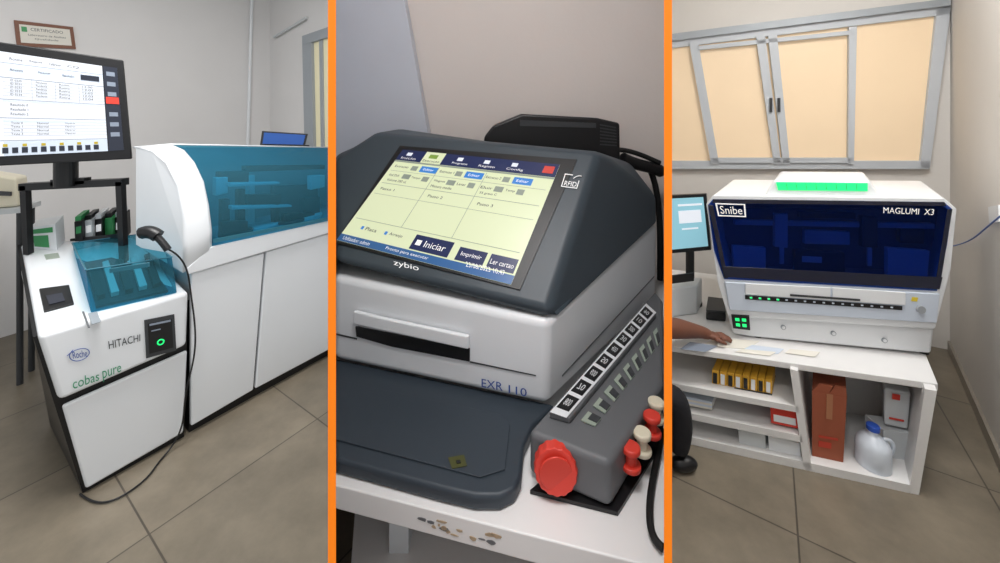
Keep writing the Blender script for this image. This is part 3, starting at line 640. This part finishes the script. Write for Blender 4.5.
bx=[(812,391),(847,397),(843,468),(812,462)]
prism('carton',[T(*p,-0.05) for p in bx],BV*0.35,M_card,e,bevel=0.002)
q=Quad(*[T(*p,-0.049) for p in bx])
q.rects('tape',[(0.42,0,0.6,0.35)],mat('packing_tape',(176,120,88),0.3),e)
q.rects('print',[(0.2,0.6,0.8,0.63),(0.2,0.68,0.6,0.76)],mat('box_print',(190,60,40),0.6),e)
prism('flap_a',[T(*p,-0.05) for p in [(812,391),(829,394),(833,386),(820,384)]],BV*0.02,M_card,e)
prism('flap_b',[T(*p,-0.05) for p in [(829,394),(847,397),(846,388),(835,386)]],BV*0.02,M_card,e)
e=empty('plastic_jug',T(873,475))
c0=T(873,474,-0.08); c0.z=0.028
def ring(c,r,z,n=20): return [V(c.x+r*math.cos(2*math.pi*i/n),c.y+r*math.sin(2*math.pi*i/n),z) for i in range(n+1)]
pr=[(0.0,0.028),(0.06,0.028),(0.066,0.04),(0.066,0.13),(0.056,0.155),(0.03,0.175),(0.02,0.18),(0.02,0.2)]
grid('bottle',[ring(c0,r,z) for r,z in pr],M_jug,e)
cyl('cap',V(c0.x,c0.y,0.198),V(c0.x,c0.y,0.222),0.025,M_blue,e,bevel=0.003)
tube('handle',[V(c0.x+.03,c0.y-.02,.17),V(c0.x+.07,c0.y-.03,.18),V(c0.x+.075,c0.y-.03,.14),V(c0.x+.063,c0.y-.02,.1)],0.008,M_jug,e)
e=empty('paper_bag',T(897,420))
bg=[(884,388),(911,393),(908,430),(884,425)]
prism('bag',[T(*p,-0.16) for p in bg],BV*0.1,M_white2,e,bevel=0.01)
Quad(*[T(*p,-0.155) for p in bg]).rects('print',[(0.3,0.1,0.6,0.25),(0.2,0.75,0.8,0.8)],M_red,e)
b=T(896,430,-0.16); prism('standoff_box',[V(b.x-.06,b.y,0.026),V(b.x+.06,b.y-.02,0.026),V(b.x+.06,b.y+.08,0.026),V(b.x-.06,b.y+.1,0.026)],(0,0,b.z-0.026),M_white2,e,bevel=.003)
rwn=V(dR.y,-dR.x,0)
if rwn.dot(CAM-CR)<0: rwn=-rwn
def RW(u,v,o=0): return PP(u,v,(CR+rwn*o,rwn))
e=empty('wall_socket',RW(992,214))
prism('plate',[RW(*p,0.008) for p in [(988,207),(998,205),(999,222),(989,223)]],-rwn*0.007,M_white,e)
tube('network_cable',[RW(953,246,0.02),RW(966,243,0.02),RW(978,236,0.03),RW(990,224,0.02),RW(1002,215,.02)],0.0035,mat('blue_cable',(90,120,190),0.5))

# ---------------- person
per=empty('seated_person',(0.6,1.98,0))
def skinbody(nm,vs,ed,rad,m,root=0,sub=2):
    me=bpy.data.meshes.new(nm); off=per.location
    me.from_pydata([tuple(Vector(v)-off) for v in vs],ed,[]); ob=bpy.data.objects.new(nm,me); sc.collection.objects.link(ob); ob.parent=per
    ob.modifiers.new('skin','SKIN')
    for i,r in enumerate(rad):
        me.skin_vertices[0].data[i].radius=(r,r) if not isinstance(r,tuple) else r
        me.skin_vertices[0].data[i].use_root=(i==root)
    s=ob.modifiers.new('sub','SUBSURF'); s.levels=sub; s.render_levels=sub
    ob.modifiers['skin'].use_smooth_shade=True
    me.materials.append(m); return ob
vs=[(.55,1.93,.38),(.56,1.95,.50),(.57,1.97,.64),(.575,1.975,.74),(.578,1.98,.79),
    (.66,1.93,.71),(.72,1.96,.67),(.78,2.0,.61),
    (.50,2.03,.71),(.50,2.09,.62),(.58,2.13,.54),
    (.62,1.89,.375),(.83,1.87,.36),(.85,1.88,.2),(.84,1.89,.08),
    (.60,2.0,.37),(.78,2.0,.35),(.78,2.01,.2),(.77,2.01,.08)]
ed=[(0,1),(1,2),(2,3),(3,4),(3,5),(5,6),(6,7),(3,8),(8,9),(9,10),(0,11),(11,12),(12,13),(13,14),(0,15),(15,16),(16,17),(17,18)]
rad=[.09,.08,.09,.05,.035,.05,.045,.04,.05,.04,.035,.065,.062,.056,.048,.065,.055,.042,.035]
skinbody('clothed_body',vs,ed,rad,M_cloth)
el=V(.77,1.995,.615); wr=PZ(702,332,ZB+.05)
pc=PZ(713,336,ZB+.035)
skinbody('forearm',[el,el.lerp(wr,.45)+V(0,0,.008),wr,pc],[(0,1),(1,2),(2,3)],[.052,.054,.032,.028],M_skin)
fd=V(1,0.02,-0.12).normalized(); sd=V(0.05,-1,0).normalized()
skinbody('palm',[wr,pc,pc+fd*.035],[(0,1),(1,2)],[(.026,.02),(.036,.018),(.036,.015)],M_skin)
for i,(o,l) in enumerate([(-.027,.055),(-.009,.064),(.009,.06),(.027,.046)]):
    b=pc+fd*.035+sd*o
    skinbody('finger_%d'%i,[b-fd*.01,b+fd*l*.45+V(0,0,.004),b+fd*l*.8-V(0,0,.003),b+fd*l-V(0,0,.01)],[(0,1),(1,2),(2,3)],[.0095,.009,.008,.0065],M_skin)
b=pc+sd*.03
skinbody('thumb',[b-fd*.01,b+fd*.015+sd*.018,b+fd*.04+sd*.026-V(0,0,.006)],[(0,1),(1,2)],[.012,.010,.008],M_skin)
lw=V(.60,2.135,.53)
skinbody('left_palm',[lw,V(.65,2.15,.51),V(.68,2.15,.505)],[(0,1),(1,2)],[(.026,.02),(.034,.018),(.034,.014)],M_skin)
for i,(o,l) in enumerate([(-.027,.05),(-.009,.06),(.009,.056),(.027,.044)]):
    b=V(.68,2.15+o,.505)
    skinbody('left_finger_%d'%i,[b-V(.01,0,0),b+V(l*.5,0,.003),b+V(l,0,-.008)],[(0,1),(1,2)],[.0095,.0085,.0065],M_skin)
skinbody('left_thumb',[V(.655,2.12,.51),V(.68,2.10,.505),V(.70,2.095,.5)],[(0,1),(1,2)],[.011,.0095,.007],M_skin)
def ball(nm,c,r,m,s=(1,1,1)):
    bm=bmesh.new(); bmesh.ops.create_uvsphere(bm,u_segments=24,v_segments=16,radius=r)
    for v in bm.verts: v.co=Vector((v.co.x*s[0],v.co.y*s[1],v.co.z*s[2]))
    me=bpy.data.meshes.new(nm); bm.to_mesh(me); bm.free(); me.materials.append(m)
    for p in me.polygons: p.use_smooth=True
    ob=bpy.data.objects.new(nm,me); ob.location=Vector(c)-per.location; ob.parent=per; sc.collection.objects.link(ob)
hc=V(.59,2.0,.88)
skinbody('neck',[(.578,1.975,.78),(.585,1.985,.85)],[(0,1)],[.032,.03],M_skin)
ball('head',hc,.07,M_skin,(1,.85,1.2)); ball('hair',hc+V(-.012,-.004,.02),.073,M_hair,(1,.9,1.1))
ball('nose',hc+V(.072,.01,-.01),.012,M_skin,(1.2,.8,1.3)); ball('mouth',hc+V(.062,.01,-.042),.012,M_red,(.6,1.3,.4))
ball('eye_a',hc+V(.06,-.02,.008),.009,M_white); ball('eye_b',hc+V(.06,.035,.008),.009,M_white)
ball('ear_a',hc+V(0,-.062,0),.016,M_skin,(.7,.4,1.2)); ball('ear_b',hc+V(0,.062,0),.016,M_skin,(.7,.4,1.2))
for i,(x,y) in enumerate([(.865,1.885),(.79,2.01)]): ball('shoe_%d'%i,(x,y,.035),.05,M_black,(1.3,.7,.68))
st=empty('stool',(.58,1.97,0))
cyl('seat',(.58,1.95,.26),(.58,1.95,.285),.13,M_dgrey,st,bevel=.008); cyl('column',(.58,1.95,.02),(.58,1.95,.26),.02,M_silver,st); cyl('base',(.58,1.95,0.001),(.58,1.95,.02),.12,M_black,st)

# ---------------- lights
def area(nm,loc,size,energy,col=(1,1,1)):
    l=bpy.data.lights.new(nm,'AREA'); l.size=size; l.energy=energy; l.color=col; l.shape='SQUARE'
    o=bpy.data.objects.new(nm,l); o.location=loc; sc.collection.objects.link(o)
    return o
area('ceiling_light_a',(-1.6,1.5,3.15),0.9,66,(1,.99,.98))
area('ceiling_light_b',(0,0.2,3.15),0.7,38,(1,.99,.99))
area('ceiling_light_c',(1.8,1.5,3.15),0.9,58,(1,.985,.965))
w=bpy.data.worlds.new('world'); sc.world=w; w.use_nodes=True
w.node_tree.nodes['Background'].inputs[0].default_value=(0.92,0.965,1,1); w.node_tree.nodes['Background'].inputs[1].default_value=0.72
sc.view_settings.view_transform='Standard'
cd=bpy.data.cameras.new('camera'); cd.sensor_width=36; cd.sensor_fit='HORIZONTAL'; cd.lens=36*F/1000; cd.shift_y=-(281.5-HZ)/1000; cd.clip_start=0.02
co=bpy.data.objects.new('camera',cd); co.location=CAM; co.rotation_euler=(math.pi/2,0,0); sc.collection.objects.link(co); sc.camera=co
